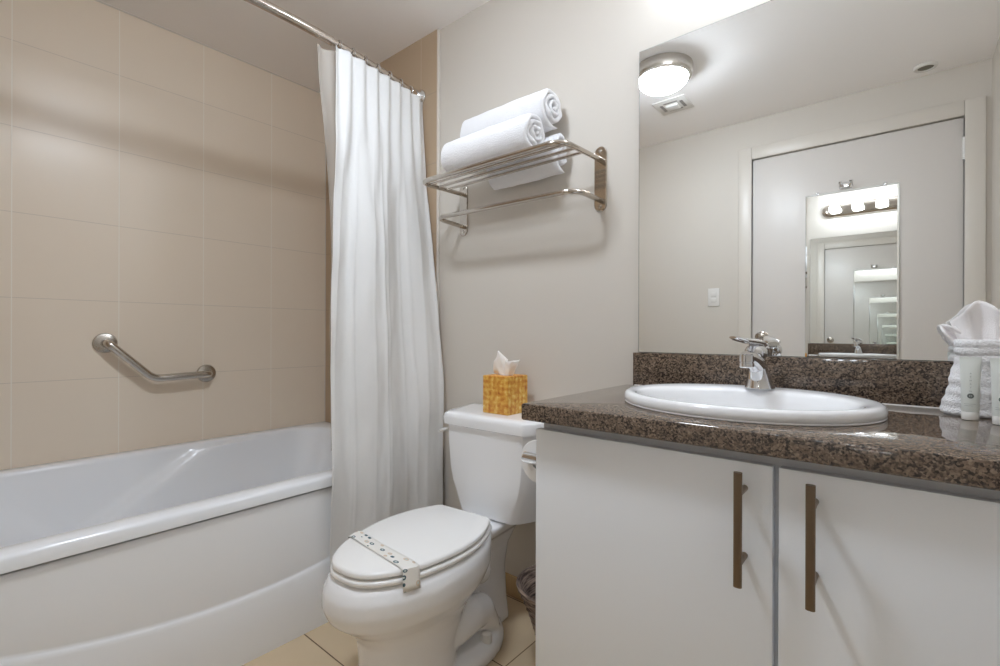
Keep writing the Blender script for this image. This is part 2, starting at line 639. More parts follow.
bm = BM()
ns, nh = 170, 120
grid = [[curtain_point(i / ns, j / nh) for i in range(ns + 1)] for j in range(nh + 1)]
loft(bm, grid, False, False, closed=False)
c = tag(obj('shower_curtain', bm, M['cloth'], None, 180), 'white cloth shower curtain gathered at the far end of the rod', 'shower curtain')
sm = c.modifiers.new('s', 'SOLIDIFY')
sm.thickness = .0016
bm = BM()
grid = []
for j in range(81):
    h = j / 80
    row = []
    for i in range(71):
        s = i / 70
        p = curtain_point(s, h, off=-.040, y0t=.876, y0b=.952, y1t=1.37, y1b=1.33, zb=.56, seed=5.0, amp=.55)
        p.x -= .09 * smooth(.12, .75, h)
        row.append(p)
    grid.append(row)
loft(bm, grid, False, False, closed=False)
l = tag(obj('curtain_liner', bm, M['liner'], None, 180), 'clear plastic curtain liner hanging behind the white shower curtain', 'curtain liner')

# ------------------------------------------------------------------ towel shelf
ts = thing('towel_shelf', 'chrome wall shelf of rails with a towel bar below', 'towel shelf', (-1.07, YB, 1.5))
o = Vector(ts.location)
XA, XB, ZS, ZL = -1.385, -.758, 1.563, 1.43
for x in (XA, XB):
    bm = BM()
    prof = []
    n = 12
    hw, zt, zb_ = .0225, 1.607, 1.393
    outl = [(x + hw * cos(a), zt - hw + hw * sin(a)) for a in [pi * i / n for i in range(n + 1)]] + \
           [(x + hw * cos(a), zb_ + hw + hw * sin(a)) for a in [pi + pi * i / n for i in range(n + 1)]]
    def ringy(y, sc):
        mz = (zt + zb_) / 2
        return [Vector((x + (px - x) * sc, y, mz + (pz - mz) * (1 - (1 - sc) * .2))) - o for px, pz in outl]
    loft(bm, [ringy(YB - .0005, 1), ringy(YB - .004, 1), ringy(YB - .006, .9)], True, True)
    p = obj('wall_plate', bm, M['nickel'], ts)
    for z in (1.590, 1.410):
        bm = BM()
        lathe(bm, [(.006, -.006), (.006, -.0075), (.0045, -.009), (0, -.0092)], (x - o.x, YB - o.y, z - o.z), 'y', 14)
        obj('screw', bm, M['steel'], p)
path = fillet([(XA, YB - .005, ZS), (XA, 1.182, ZS - .006), (XB, 1.182, ZS - .008), (XB, YB - .005, ZS)], .05, 8)
obj('shelf_frame', tube(BM(), [p - o for p in path], .0085, 16), M['nickel'], ts)
for y in (1.228, 1.272, 1.316):
    obj('shelf_rail', tube(BM(), [Vector((XA, y, ZS - .002)) - o, Vector((XB, y, ZS - .002)) - o], .005, 12), M['nickel'], ts)
path = fillet([(XA, YB - .005, ZL), (XA, 1.262, ZL + .008), (XB, 1.262, ZL), (XB, YB - .005, ZL)], .055, 8)
obj('towel_bar', tube(BM(), [p - o for p in path], .0085, 16), M['nickel'], ts)


# ------------------------------------------------------------------ rolled towels
def towel_roll(x0, x1, y, z, rx, rz, label, seed, turns=3.2):
    """a cloth spiral extruded along x with soft, uneven ends"""
    bm = BM()
    th = .016
    steps = 110
    na = 64
    out = []
    for i in range(steps + 1):
        t = i / steps
        a = t * turns * 2 * pi
        k = .18 + .82 * t
        thick = th * (1 if t < .97 else (1 - t) / .03 * .9 + .1)
        out.append((a, k, thick))
    def pt(a, k, dk, q):
        x = x0 + (x1 - x0) * q
        bulge = 1 + .035 * sin(pi * q) + .02 * noise.noise(Vector((q * 5 + seed, a * .5, seed)))
        endpull = .012 * noise.noise(Vector((a * .9, seed, q * 2))) * (abs(q - .5) * 2) ** 6
        kk = (k - dk) * bulge
        if q < .03 or q > .97:
            kk *= .985
        kk += .026 * noise.noise(Vector((x * 38, kk * cos(a) * 3, kk * sin(a) * 3 + seed))) * k
        return Vector((x + endpull + (.010 * (k - .5)) * (-1 if q > .5 else 1) * (abs(q - .5) * 2) ** 8, rx * kk * cos(a + seed), rz * kk * sin(a + seed) * (1 if sin(a + seed) > 0 else .97)))
    rings = []
    for a, k, thick in out:
        dk = thick / max(rx, rz) * .95
        qs = [0, .012, .03] + [i / na for i in range(1, na)] + [.97, .988, 1]
        outer = [pt(a, k, dk * (.28 if (q in (0, 1)) else .08 if q in (.012, .988) else 0), q) for q in qs]
        inner = [pt(a, k, dk * (.72 if (q in (0, 1)) else .92 if q in (.012, .988) else 1), q) for q in qs[::-1]]
        rings.append([p + Vector((0, 0, 0)) for p in outer + inner])
    loft(bm, rings, True, True)
    ob = obj('rolled_towel', bm, M['terry'], None, 80, (0, y, z))
    return tag(ob, label, 'towel', 'rolled towels on the wall shelf')


towel_roll(-1.298, -.90, 1.258, ZS + .010 + .070, .068, .070, 'rolled white towel at the front of the chrome wall shelf', -2.0)
towel_roll(-1.285, -.89, 1.343, ZS + .010 + .178, .067, .070, 'rolled white towel lying on top, uppermost on the shelf', -2.35)
towel_roll(-1.20, -.875, 1.376, ZS + .046, .036, .076, 'flattened white towel under the upper roll at the back of the shelf', 3.6, 2.2)

# ------------------------------------------------------------------ toilet
TX, TY, TR = -1.083, 1.2, R(.5)
BO = Vector((-.022, .008, 0))
BR = R(5)                      # the bowl and seat sit slightly turned
toi = thing('toilet', 'white two-piece toilet with closed elongated lid', 'toilet', (TX, TY, 0), TR)


def egg(yf, yb, hw, z, yc=None, n=56, taper=.0, eb=1.0, ef=1.0):
    yc = yc if yc is not None else yf + (yb - yf) * .55
    pts = []
    for i in range(n):
        a = 2 * pi * i / n
        c_, s_ = cos(a), sin(a)
        if s_ < 0:
            y = yc - (yc - yf) * abs(s_) ** ef
            x = hw * math.copysign(abs(c_) ** .92, c_)
        else:
            y = yc + (yb - yc) * abs(s_) ** eb
            x = hw * math.copysign(abs(c_) ** (.6 if eb < 1 else 1), c_) * (1 - taper * s_ ** 2)
        pts.append(Vector((x, y, z)))
    return pts


def turned(o):
    o.rotation_euler.z = BR
    o.location = BO
    return o


LID = [(0, 0), (.003, .035), (.013, .06), (.033, .086), (.075, .117), (.12, .137), (.17, .151), (.23, .1615), (.28, .1645), (.33, .161), (.38, .150), (.42, .135), (.45, .121), (.468, .112), (.477, .104), (.480, .094), (.480, .05), (.480, 0)]
LIDF = -.555


def lid_outline(z, grow=0.0, n=64):
    P = [Vector((h, LIDF + d, 0)) for d, h in LID]
    P = [Vector((-P[1].x, P[1].y, 0))] + P + [Vector((-P[-2].x, P[-2].y, 0))]
    dense = []
    for k in range(1, len(P) - 2):
        p0, p1, p2, p3 = P[k - 1], P[k], P[k + 1], P[k + 2]
        for i in range(12):
            t = i / 12
            dense.append(.5 * ((2 * p1) + (p2 - p0) * t + (2 * p0 - 5 * p1 + 4 * p2 - p3) * t * t + (3 * p1 - p0 - 3 * p2 + p3) * t ** 3))
    dense.append(P[-2])
    L_ = [0]
    for a, b in zip(dense[:-1], dense[1:]):
        L_.append(L_[-1] + (b - a).length)
    half = []
    k = 0
    for i in range(n + 1):
        q = L_[-1] * i / n
        while k < len(L_) - 2 and L_[k + 1] < q:
            k += 1
        half.append(dense[k].lerp(dense[k + 1], (q - L_[k]) / max(1e-9, L_[k + 1] - L_[k])))
    out = half + [Vector((-p.x, p.y, 0)) for p in half[-2:0:-1]]
    m_ = len(out)
    res = []
    for i, p in enumerate(out):
        t = (out[(i + 1) % m_] - out[i - 1]).normalized()
        nrm = Vector((t.y, -t.x, 0))
        g = p + nrm * grow
        res.append(Vector((g.x, g.y, z)))
    return res


bm = BM()
loft(bm, [egg(-.556, -.02, .162, .371), egg(-.570, -.02, .172, .362), egg(-.584, -.03, .180, .340), egg(-.588, -.03, .181, .305), egg(-.574, -.05, .171, .272),
          egg(-.540, -.07, .150, .242), egg(-.508, -.10, .132, .216), egg(-.488, -.14, .122, .18), egg(-.480, -.17, .117, .11), egg(-.482, -.18, .119, .04), egg(-.486, -.18, .122, 0)])


def blk(y0, y1, hw, z, r):
    return rrect(0, (y0 + y1) / 2, hw, (y1 - y0) / 2, r, z, 6, 4)


loft(bm, [blk(-.16, .12, .070, 0, .05), blk(-.20, .12, .06, .06, .05), blk(-.22, .12, .050, .18, .045), blk(-.22, .14, .050, .25, .045), blk(-.20, .17, .068, .305, .05), blk(-.17, .185, .094, .332, .05), blk(-.17, .19, .102, .352, .05), blk(-.16, .185, .098, .360, .05)])
for s in (-1, 1):
    tube(bm, [(s * .06, -.33, .17), (s * .065, -.26, .21), (s * .066, -.19, .245), (s * .062, -.12, .25), (s * .055, -.06, .22)], [.05, .058, .052, .045, .04], 16)
    tube(bm, [(s * .05, -.30, .10), (s * .075, -.22, .115), (s * .08, -.15, .135), (s * .078, -.10, .12), (s * .074, -.06, .06), (s * .07, -.05, .0)], [.03, .046, .054, .052, .046, .045], 16)
loft(bm, [egg(-.36, .05, .150, 0, -.13), egg(-.36, .05, .151, .026, -.13), egg(-.345, .04, .140, .042, -.13), egg(-.30, .02, .11, .05, -.13)])
bo = obj('bowl', bm, M['porcelain'], toi, 180)
bo.rotation_euler.z = BR
bo.location = BO
rm = bo.modifiers.new('fuse', 'REMESH')
rm.mode = 'VOXEL'
rm.voxel_size = .0055
rm.use_smooth_shade = True
sm = bo.modifiers.new('soft', 'SMOOTH')
sm.factor = .6
sm.iterations = 9
for s in (-1, 1):
    bm = BM()
    lathe(bm, [(.018, -.01), (.0178, .022), (.015, .030), (.006, .034), (0, .0345)], (s * .118, -.115, .038), 'z', 20)
    turned(obj('bolt_cap', bm, M['plastic'], toi))
# seat and lid
bm = BM()
loft(bm, [lid_outline(.3735, -.008), lid_outline(.376, .002), lid_outline(.380, .004), lid_outline(.386, .004), lid_outline(.3895, 0), lid_outline(.3900, -.012)])
turned(obj('seat', bm, M['lidplastic'], toi, 50))
bm = BM()
loft(bm, [lid_outline(.3942, -.012), lid_outline(.3945, -.004), lid_outline(.397, 0), lid_outline(.4045, 0), lid_outline(.4085, -.003), lid_outline(.4105, -.010)])
turned(obj('lid', bm, M['lidplastic'], toi, 50))
for s in (-1, 1):
    bm = BM()
    lathe(bm, [(.014, -.02), (.014, .02)], (s * .06, -.066, .384), 'x', 16)
    turned(obj('lid_hinge', bm, M['lidplastic'], toi))


def tank_ring(z, hf, hb, yf, yb, n=10):
    right = []
    for i in range(n + 1):
        t = i / n
        right.append((hf + (hb - hf) * t ** .62, yf + (yb - yf) * t))
    right.append((hb - .02, yb + .0))
    front = [(-hf + .012, yf - .004), (-hf * .5, yf - .007), (0, yf - .008), (hf * .5, yf - .007), (hf - .012, yf - .004)]
    pts = front + right + [(-x, y) for x, y in right[::-1]]
    return [Vector((x, y, z)) for x, y in pts]


bm = BM()
loft(bm, [tank_ring(.3615, .095, .17, .03, .19), tank_ring(.368, .112, .19, .018, .20), tank_ring(.42, .128, .20, .012, .205), tank_ring(.47, .146, .212, .009, .205),
          tank_ring(.52, .157, .22, .007, .205), tank_ring(.60, .164, .227, .006, .205), tank_ring(.668, .167, .232, .006, .205)])
obj('tank', bm, M['porcelain'], toi, 28)
bm = BM()
loft(bm, [tank_ring(.666, .172, .238, 0, .208), tank_ring(.668, .180, .245, -.004, .211), tank_ring(.692, .182, .247, -.006, .212), tank_ring(.704, .178, .244, -.003, .211), tank_ring(.710, .168, .236, .005, .207), tank_ring(.712, .14, .21, .03, .19)])
obj('tank_lid', bm, M['porcelain'], toi, 40)
bm = BM()
lathe(bm, [(.013, 0), (.013, -.010), (.009, -.016)], (-.196, .055, .638), 'x', 16)
tube(bm, [(-.206, .055, .638), (-.209, .03, .637), (-.208, .0, .634)], [.006, .007, .005], 10)
obj('flush_lever', bm, M['plastic'], toi)

# paper band round the lid
def lid_edge(yl, side, grow=.0):
    """x of the lid outline at local y"""
    best = None
    for p in lid_outline(0, grow, 300):
        if p.x * side > 0 and (best is None or abs(p.y - yl) < abs(best.y - yl)):
            best = p
    return best.x


bm = BM()
uvs = []
hwid = .021
A, B = (-.405, -.455)   # local y where the band meets the left and right edge
rowsL = []
for off in [(-1 + 2 * k / 6) * hwid for k in range(7)]:
    yl, yr = A + off, B + off
    xl_, xr = lid_edge(yl, -1, .0065), lid_edge(yr, 1, .0065)
    row = [Vector((xl_ * .999, yl, .372)), Vector((xl_ * 1.002, yl, .385)), Vector((xl_ * 1.0, yl, .400)), Vector((xl_ * .985, yl, .4095))]
    for k in range(1, 14):
        q = k / 14
        row.append(Vector((xl_ + (xr - xl_) * q, yl + (yr - yl) * q, .4135 + .0006 * sin(q * 9))))
    row += [Vector((xr * .985, yr, .4105)), Vector((xr * 1.0, yr, .402)), Vector((xr * 1.004 + .001, yr - .002, .388)), Vector((xr * 1.01 + .003, yr - .004, .374)), Vector((xr * 1.02 + .004, yr - .005, .360))]
    rowsL.append(row)
mt = Matrix.Translation((TX, TY, 0)) @ Matrix.Rotation(TR, 4, 'Z') @ Matrix.Translation(BO) @ Matrix.Rotation(BR, 4, 'Z')
loft(bm, [[mt @ p for p in r] for r in rowsL], False, False, closed=False)
uvl = bm.loops.layers.uv.new('uv')
nc = len(rowsL[0])
bm.verts.index_update()
for f in bm.faces:
    for lp in f.loops:
        i = lp.vert.index
        lp[uvl].uv = ((i % nc) / (nc - 1), (i // nc) / 6)
b = tag(obj('paper_band', bm, M['bandprint'], None, 60), 'printed paper band wrapped across the closed toilet lid', 'paper band')
sm = b.modifiers.new('s', 'SOLIDIFY')
sm.thickness = .0006
sm.offset = 1

# ------------------------------------------------------------------ tissue box on the tank
tb = thing('tissue_box', 'golden patterned cube tissue box on the toilet tank', 'tissue box', (-1.078, 1.317, .7125), R(0))
bs, bh = .057, .131
bm = BM()
loft(bm, [rrect(0, 0, bs - .001, bs - .001, .003, 0, 3, 3), rrect(0, 0, bs, bs, .003, .002, 3, 3), rrect(0, 0, bs, bs, .003, bh - .002, 3, 3), rrect(0, 0, bs - .002, bs - .002, .003, bh, 3, 3), [Vector((.032 * cos(a), .018 * sin(a), bh)) for a in [-pi / 2 + 2 * pi * (i + .5) / 24 for i in range(24)]], [Vector((.030 * cos(a), .016 * sin(a), bh - .012)) for a in [-pi / 2 + 2 * pi * (i + .5) / 24 for i in range(24)]]], True, True) if len(rrect(0, 0, 1, 1, .1, 0, 3, 3)) == 24 else None
obj('carton', bm, M['boxprint'], tb, 30)
bm = BM()
# pulled-up tissue: two crumpled folds fanning from the slot
def sheet(pts_bottom, pts_top, seed, nu=20, nv=12):
    rows = []
    for j in range(nv + 1):
        v = j / nv
        row = []
        for i in range(nu + 1):
            u = i / nu
            def along(P):
                f = u * (len(P) - 1)
                k = min(int(f), len(P) - 2)
                return Vector(P[k]).lerp(Vector(P[k + 1]), f - k)
            p = along(pts_bottom).lerp(along(pts_top), v)
            n_ = noise.noise_vector(Vector((u * 3 + seed, v * 2.5, seed))) * .009 * v
            row.append(p + n_)
        rows.append(row)
    loft(bm, rows, False, False, closed=False)
sheet([(-.026, 0, bh - .008), (-.012, -.012, bh - .008), (.004, -.012, bh - .008), (.006, .008, bh - .008)], [(-.046, -.006, bh + .012), (-.032, -.026, bh + .050), (-.012, -.016, bh + .086), (.008, .006, bh + .056)], 1.0)
sheet([(-.006, .008, bh - .008), (.006, -.008, bh - .008), (.018, -.01, bh - .008), (.026, .004, bh - .008)], [(-.012, .014, bh + .066), (.012, -.014, bh + .054), (.042, -.018, bh + .052), (.062, .010, bh + .056)], 4.0)
ti = obj('tissue', bm, M['tissue'], tb, 180)
sm = ti.modifiers.new('s', 'SOLIDIFY')
sm.thickness = .0008

# ------------------------------------------------------------------ vanity cabinet
VX0, VX1, VYF, VYB = -.647, XR - .003, .903, YB - .003
van = thing('vanity_cabinet', 'white two-door vanity cabinet under the brown granite counter', 'cabinet', ((VX0 + VX1) / 2, (VYF + VYB) / 2, 0))
o = Vector(van.location)
bm = BM()
def bx(x0, x1, y0, y1, z0, z1, bev=.0):
    box(bm, x0 - o.x, x1 - o.x, y0 - o.y, y1 - o.y, z0, z1, bev)
bx(VX0 + .008, VX0 + .026, VYF + .02, VYB, .0, .792, .001)
bx(VX1 - .018, VX1, VYF + .02, VYB, .0, .792, .001)
bx(VX0 + .026, VX1 - .018, VYF + .02, VYB, .09, .106)
bx(VX0 + .026, VX1 - .018, VYB - .012, VYB, .106, .792)
bx(VX0 + .026, VX1 - .018, VYF + .02, VYF + .045, .75, .792)
bx(-.175, -.142, VYF + .02, VYF + .045, .106, .75)
bx(VX0 + .026, VX1 - .018, VYF + .075, VYF + .09, .0, .09)
obj('carcass', bm, M['carcass'], van)
for x0, x1, hx_ in ((VX0, -.163, -.2065), (-.154, VX1 - .002, -.1045)):
    bm = BM()
    bx(x0, x1, VYF, VYF + .019, .10, .772, .0012)
    dr = obj('door', bm, M['cabinet'], van)
    bm = BM()
    yh = .862
    loft(bm, [rrect(hx_ - o.x, yh - o.y, .0066, .0052, .0045, z, 5, 2) for z in (.5735, .575, .762, .7635)])
    for z in (.612, .728):
        tube(bm, [(hx_ + .001 - o.x, yh + .003 - o.y, z), (hx_ + .001 - o.x, VYF + .001 - o.y, z)], .0055, 12)
    obj('handle', bm, M['bronze'], dr)

# ------------------------------------------------------------------ granite countertop with sink cut-out
ct = thing('countertop', 'brown speckled granite countertop with a low backsplash', 'countertop', (-.165, 1.15, .794))
o = Vector(ct.location)
CX0, CX1, CYF, CYB = -.667, XR - .002, .874, YB - .001
SX, SY, SA, SB = -.274, 1.165, .2565, .226
NN = 128


def ell(a, b, z, cx_=SX, cy_=SY):
    return [Vector((cx_ + a * cos(2 * pi * i / NN), cy_ + b * sin(2 * pi * i / NN), z)) for i in range(NN)]


def rect_from(z, ins=0.0):
    x0, x1, y0, y1 = CX0 + ins, CX1 - ins, CYF + ins, CYB - ins
    out = []
    angs = [2 * pi * i / NN for i in range(NN)]
    for a in angs:
        dx, dy = cos(a), sin(a)
        t = min(((x1 - SX) / dx) if dx > 1e-9 else 9e9, ((x0 - SX) / dx) if dx < -1e-9 else 9e9, ((y1 - SY) / dy) if dy > 1e-9 else 9e9, ((y0 - SY) / dy) if dy < -1e-9 else 9e9)
        out.append(Vector((SX + dx * t, SY + dy * t, z)))
    for cx_, cy_ in ((x0, y0), (x1, y0), (x0, y1), (x1, y1)):
        k = min(range(NN), key=lambda i: (out[i] - Vector((cx_, cy_, z))).length)
        out[k] = Vector((cx_, cy_, z))
    return out


bm = BM()
zt, zb_ = .832, .794
r_ = [ell(SA - .024, SB - .020, zb_), ell(SA - .024, SB - .020, zt), rect_from(zt, .004), rect_from(zt - .0012, .0012), rect_from(zt - .004, 0), rect_from(zb_ + .003, 0), rect_from(zb_, .003)]
r_.append(r_[0])
loft(bm, [[p - o for p in r] for r in r_], False, False)
obj('slab', bm, M['granite'], ct, 30)
bm = BM()
box(bm, -.636 - o.x, CX1 - o.x, 1.400 - o.y, CYB - o.y, zt + .0005 - o.z, .934 - o.z, .0015)
obj('backsplash', bm, M['granite'], ct)
bm = BM()
tube(bm, [(-.63 - o.x, 1.3995 - o.y, zt + .001 - o.z), (CX1 - o.x, 1.3995 - o.y, zt + .001 - o.z)], .0025, 8)
obj('caulk', bm, M['plastic'], ct)

# drop-in oval sink
sk = thing('sink', 'white oval drop-in sink in the brown granite countertop', 'sink', (SX, SY, zt))
o = Vector(sk.location)
prof = [(.2545, .224, 0, .0004), (.256, .2255, 0, .002), (.256, .2255, 0, .003), (.2547, .2242, 0, .0042), (.2565, .226, 0, .006), (.2565, .226, 0, .014), (.2550, .2245, 0, .0205), (.2515, .221, 0, .0245), (.246, .2155, 0, .0262),
        (.238, .2065, -.003, .0262), (.228, .193, -.014, .0252), (.221, .184, -.021, .0235), (.216, .178, -.025, .0195), (.2125, .174, -.027, .012), (.209, .170, -.028, -.002), (.203, .163, -.028, -.030), (.188, .148, -.029, -.076),
        (.160, .124, -.03, -.114), (.116, .09, -.03, -.136), (.064, .05, -.03, -.144), (.02, .018, -.03, -.147)]
rings = [[p - o for p in ell(a, b, zt + h, SX, SY + dy)] for a, b, dy, h in prof]
bm = BM()
loft(bm, rings, False, True)
obj('basin', bm, M['porcelain'], sk, 60)
bm = BM()
lathe(bm, [(.024, 0), (.024, .003), (.018, .005), (.017, .002), (0, .002)], (0, -.03, -.1465), 'z', 24)
obj('drain', bm, M['chrome'], sk)

# single-lever tap
fx, fy, fz = -.270, 1.334, zt + .0255
fa = thing('faucet', 'chrome single-lever faucet at the back of the oval sink', 'faucet', (fx, fy, fz), R(-7))
bm = BM()
def oval(cx_, cy_, z, a, b, tilt=0, n=28):
    return [Vector((cx_ + a * cos(2 * pi * i / n), cy_ + b * sin(2 * pi * i / n), z + tilt * b * sin(2 * pi * i / n))) for i in range(n)]
loft(bm, [oval(0, .0, 0, .034, .034), oval(0, 0, .003, .034, .034), oval(0, -.001, .008, .0318, .032), oval(0, -.004, .025, .0275, .028), oval(0, -.009, .04, .0240, .025), oval(0, -.015, .055, .0205, .022, -.15), oval(0, -.021, .066, .020, .022, -.3), oval(0, -.025, .074, .018, .02, -.4)])
obj('body', bm, M['chrome'], fa)
bm = BM()
pts = [(0, -.008, .048), (0, -.03, .062), (0, -.052, .073), (0, -.074, .080), (0, -.092, .081)]
tube(bm, pts, [.0205, .020, .0185, .0165, .014], 20)
sp_ = obj('spout', bm, M['chrome'], fa)
bm = BM()
lathe(bm, [(.012, .022), (.0165, .020), (.0168, .004), (.0150, .003), (.0150, .001), (.0165, 0), (.0165, -.008), (.014, -.011), (.011, -.010)], (0, -.088, .066), 'z', 24)
obj('aerator', bm, M['chrome'], sp_)
bm = BM()
loft(bm, [oval(0, -.020, .072, .020, .023, -.2), oval(0, -.018, .084, .024, .028, -.1), oval(0, -.018, .096, .024, .030, 0), oval(0, -.02, .105, .018, .024, .05), oval(0, -.022, .110, .010, .014, .05)])
hp = [(0, .012, .108), (0, -.01, .113), (0, -.04, .1165), (0, -.075, .1195), (0, -.105, .124), (0, -.122, .127)]
rws = []
for (x, y, z), hwd, th in zip(hp, (.014, .020, .019, .0165, .015, .009), (.006, .0085, .008, .0065, .005, .003)):
    rws.append([Vector((hwd * cos(a), y, z + th * sin(a))) for a in [2 * pi * i / 16 for i in range(16)]])
loft(bm, rws)
tube(bm, [(0, .004, .078), (0, .018, .074), (0, .026, .080), (0, .029, .088)], [.006, .005, .004, .003], 8)
obj('lever', bm, M['chrome'], fa).rotation_euler.z = R(-9)

# ------------------------------------------------------------------ wall mirror over the vanity
mi = thing('vanity_mirror', 'large frameless wall mirror above the granite backsplash', 'mirror', (-.15, YB, 1.4))
o = Vector(mi.location)
MX0, MX1, MZ0, MZ1 = -.624, XR - .003, .9348, 1.866
bm = BM()
vs = [bm.verts.new(Vector(p) - o) for p in ((MX0 + .001, YB - .0062, MZ0 + .001), (MX1 - .001, YB - .0062, MZ0 + .001), (MX1 - .001, YB - .0062, MZ1 - .001), (MX0 + .001, YB - .0062, MZ1 - .001))]
bm.faces.new(vs)
bb = BM()
box(bb, MX0 - o.x, MX1 - o.x, YB - .006 - o.y, YB - .0005 - o.y, MZ0 - o.z, MZ1 - o.z)
obj('edge', bb, M['mirror_edge'], mi)
obj('glass', bm, M['mirror'], mi)

# four-bulb light bar above the mirror (seen by reflection)
lb = thing('vanity_light', 'chrome bar of round bulbs on the wall above the vanity mirror', 'light', (-.2, YB, 2.09))
bm = BM()
loft(bm, [[Vector((p.x, -.0005 - yy, p.y)) for p in rrect(0, 0, hx_, hz_, hz_ * .98, 0, 8, 4)] for yy, hx_, hz_ in ((0, .335, .056), (.012, .335, .056), (.022, .327, .050), (.030, .305, .034), (.031, .29, .022))])
obj('backplate', bm, M['nickel'], lb)
for k in range(4):
    x = -.24 + .16 * k
    bm = BM()
    lathe(bm, [(.021, -.03), (.021, -.042), (.019, -.05)], (x, 0, 0), 'y', 20)
    obj('socket', bm, M['chrome'], lb)
    bm = BM()
    bmesh.ops.create_uvsphere(bm, u_segments=24, v_segments=14, radius=.040, matrix=Matrix.Translation((x, -.085, 0)))
    obj('bulb', bm, M['bulb'], lb)

# ------------------------------------------------------------------ folded towel pocket with washcloths, and the two tubes
AX, AY = .160, 1.345
tp = thing('towel_pocket', 'white folded hand towel pocket standing against the backsplash', 'towel', (AX, AY, zt + .001))


def pk(hx_, hy_, z, wob, seed):
    pts = []
    for i, p in enumerate(rrect(0, 0, hx_, hy_, .034, z, 8, 12)):
        a = math.atan2(p.y, p.x)
        n_ = noise.noise(Vector((a * 1.3 + seed, z * 30, seed))) * wob
        d_ = Vector((p.x, p.y, 0)).normalized()
        pts.append(p + d_ * n_)
    return pts


bm = BM()
rs = [pk(.092, .043, 0, .003, 1), pk(.097, .045, .004, .003, 1)]
for k in range(1, 27):
    z = .004 + k * .0044
    fold = .0009 * sin(z * 2 * pi / .021) + .0012 * noise.noise(Vector((z * 60, 1, 2)))
    q = z / .12
    rs.append(pk(.098 - .025 * q + fold, .045 - .004 * q + fold, z, .0045, 2))
rs += [pk(.073, .041, .120, .001, 3), pk(.0765, .0435, .122, .001, 3), pk(.077, .044, .132, .001, 3), pk(.075, .042, .1345, .001, 3), pk(.077, .044, .137, .001, 3), pk(.0765, .0435, .148, .001, 3), pk(.074, .041, .1505, .001, 3), pk(.068, .035, .150, .001, 3), pk(.063, .03, .13, .001, 3)]
loft(bm, rs, True, True)
obj('folded_wrap', bm, M['terry'], tp, 80)


def fan(name, x, y, tilt, width, height, label, seed, lean=0.0, z=.12):
    """a washcloth folded to a fan, standing in the pocket"""
    bm = BM()
    rows = []
    nu, nv = 44, 16
    for j in range(nv + 1):
        v = j / nv
        row = []
        for i in range(nu + 1):
            u = -1 + 2 * i / nu
            hgt = height * (1 - .30 * abs(u) ** 1.6) + .006 * sin(u * 4 + seed)
            wv = .022 + (width - .022) * v ** .8
            xx = u * wv
            yy = .010 * sin(u * 5.5 + seed) * (.5 + .7 * v) + .006 * noise.noise(Vector((u * 2, v * 2, seed)))
            zz = v * hgt
            row.append(Vector((xx * cos(tilt) + zz * sin(tilt), yy + lean * v * v * .02, -xx * sin(tilt) * 1 + zz * cos(tilt))))
        rows.append(row)
    loft(bm, rows, False, False, closed=False)
    ob = obj(name, bm, M['washcloth'], None, 180, (x, y, zt + z))
    s = ob.modifiers.new('s', 'SOLIDIFY')
    s.thickness = .004
    s.offset = 0
    return tag(ob, label, 'washcloth', 'washcloths in the towel pocket')


fan('washcloth', AX - .034, AY - .004, R(-5), .042, .104, 'white washcloth fanned up in the towel pocket, middle one of the three', 1.0)
fan('washcloth', AX - .048, AY + .010, R(-44), .016, .062, 'small white washcloth corner poking sideways out of the towel pocket', 2.5, 0, .135)
fan('washcloth', AX + .030, AY - .008, R(4), .040, .112, 'white washcloth fanned up in the towel pocket, nearest the side wall', 4.0)


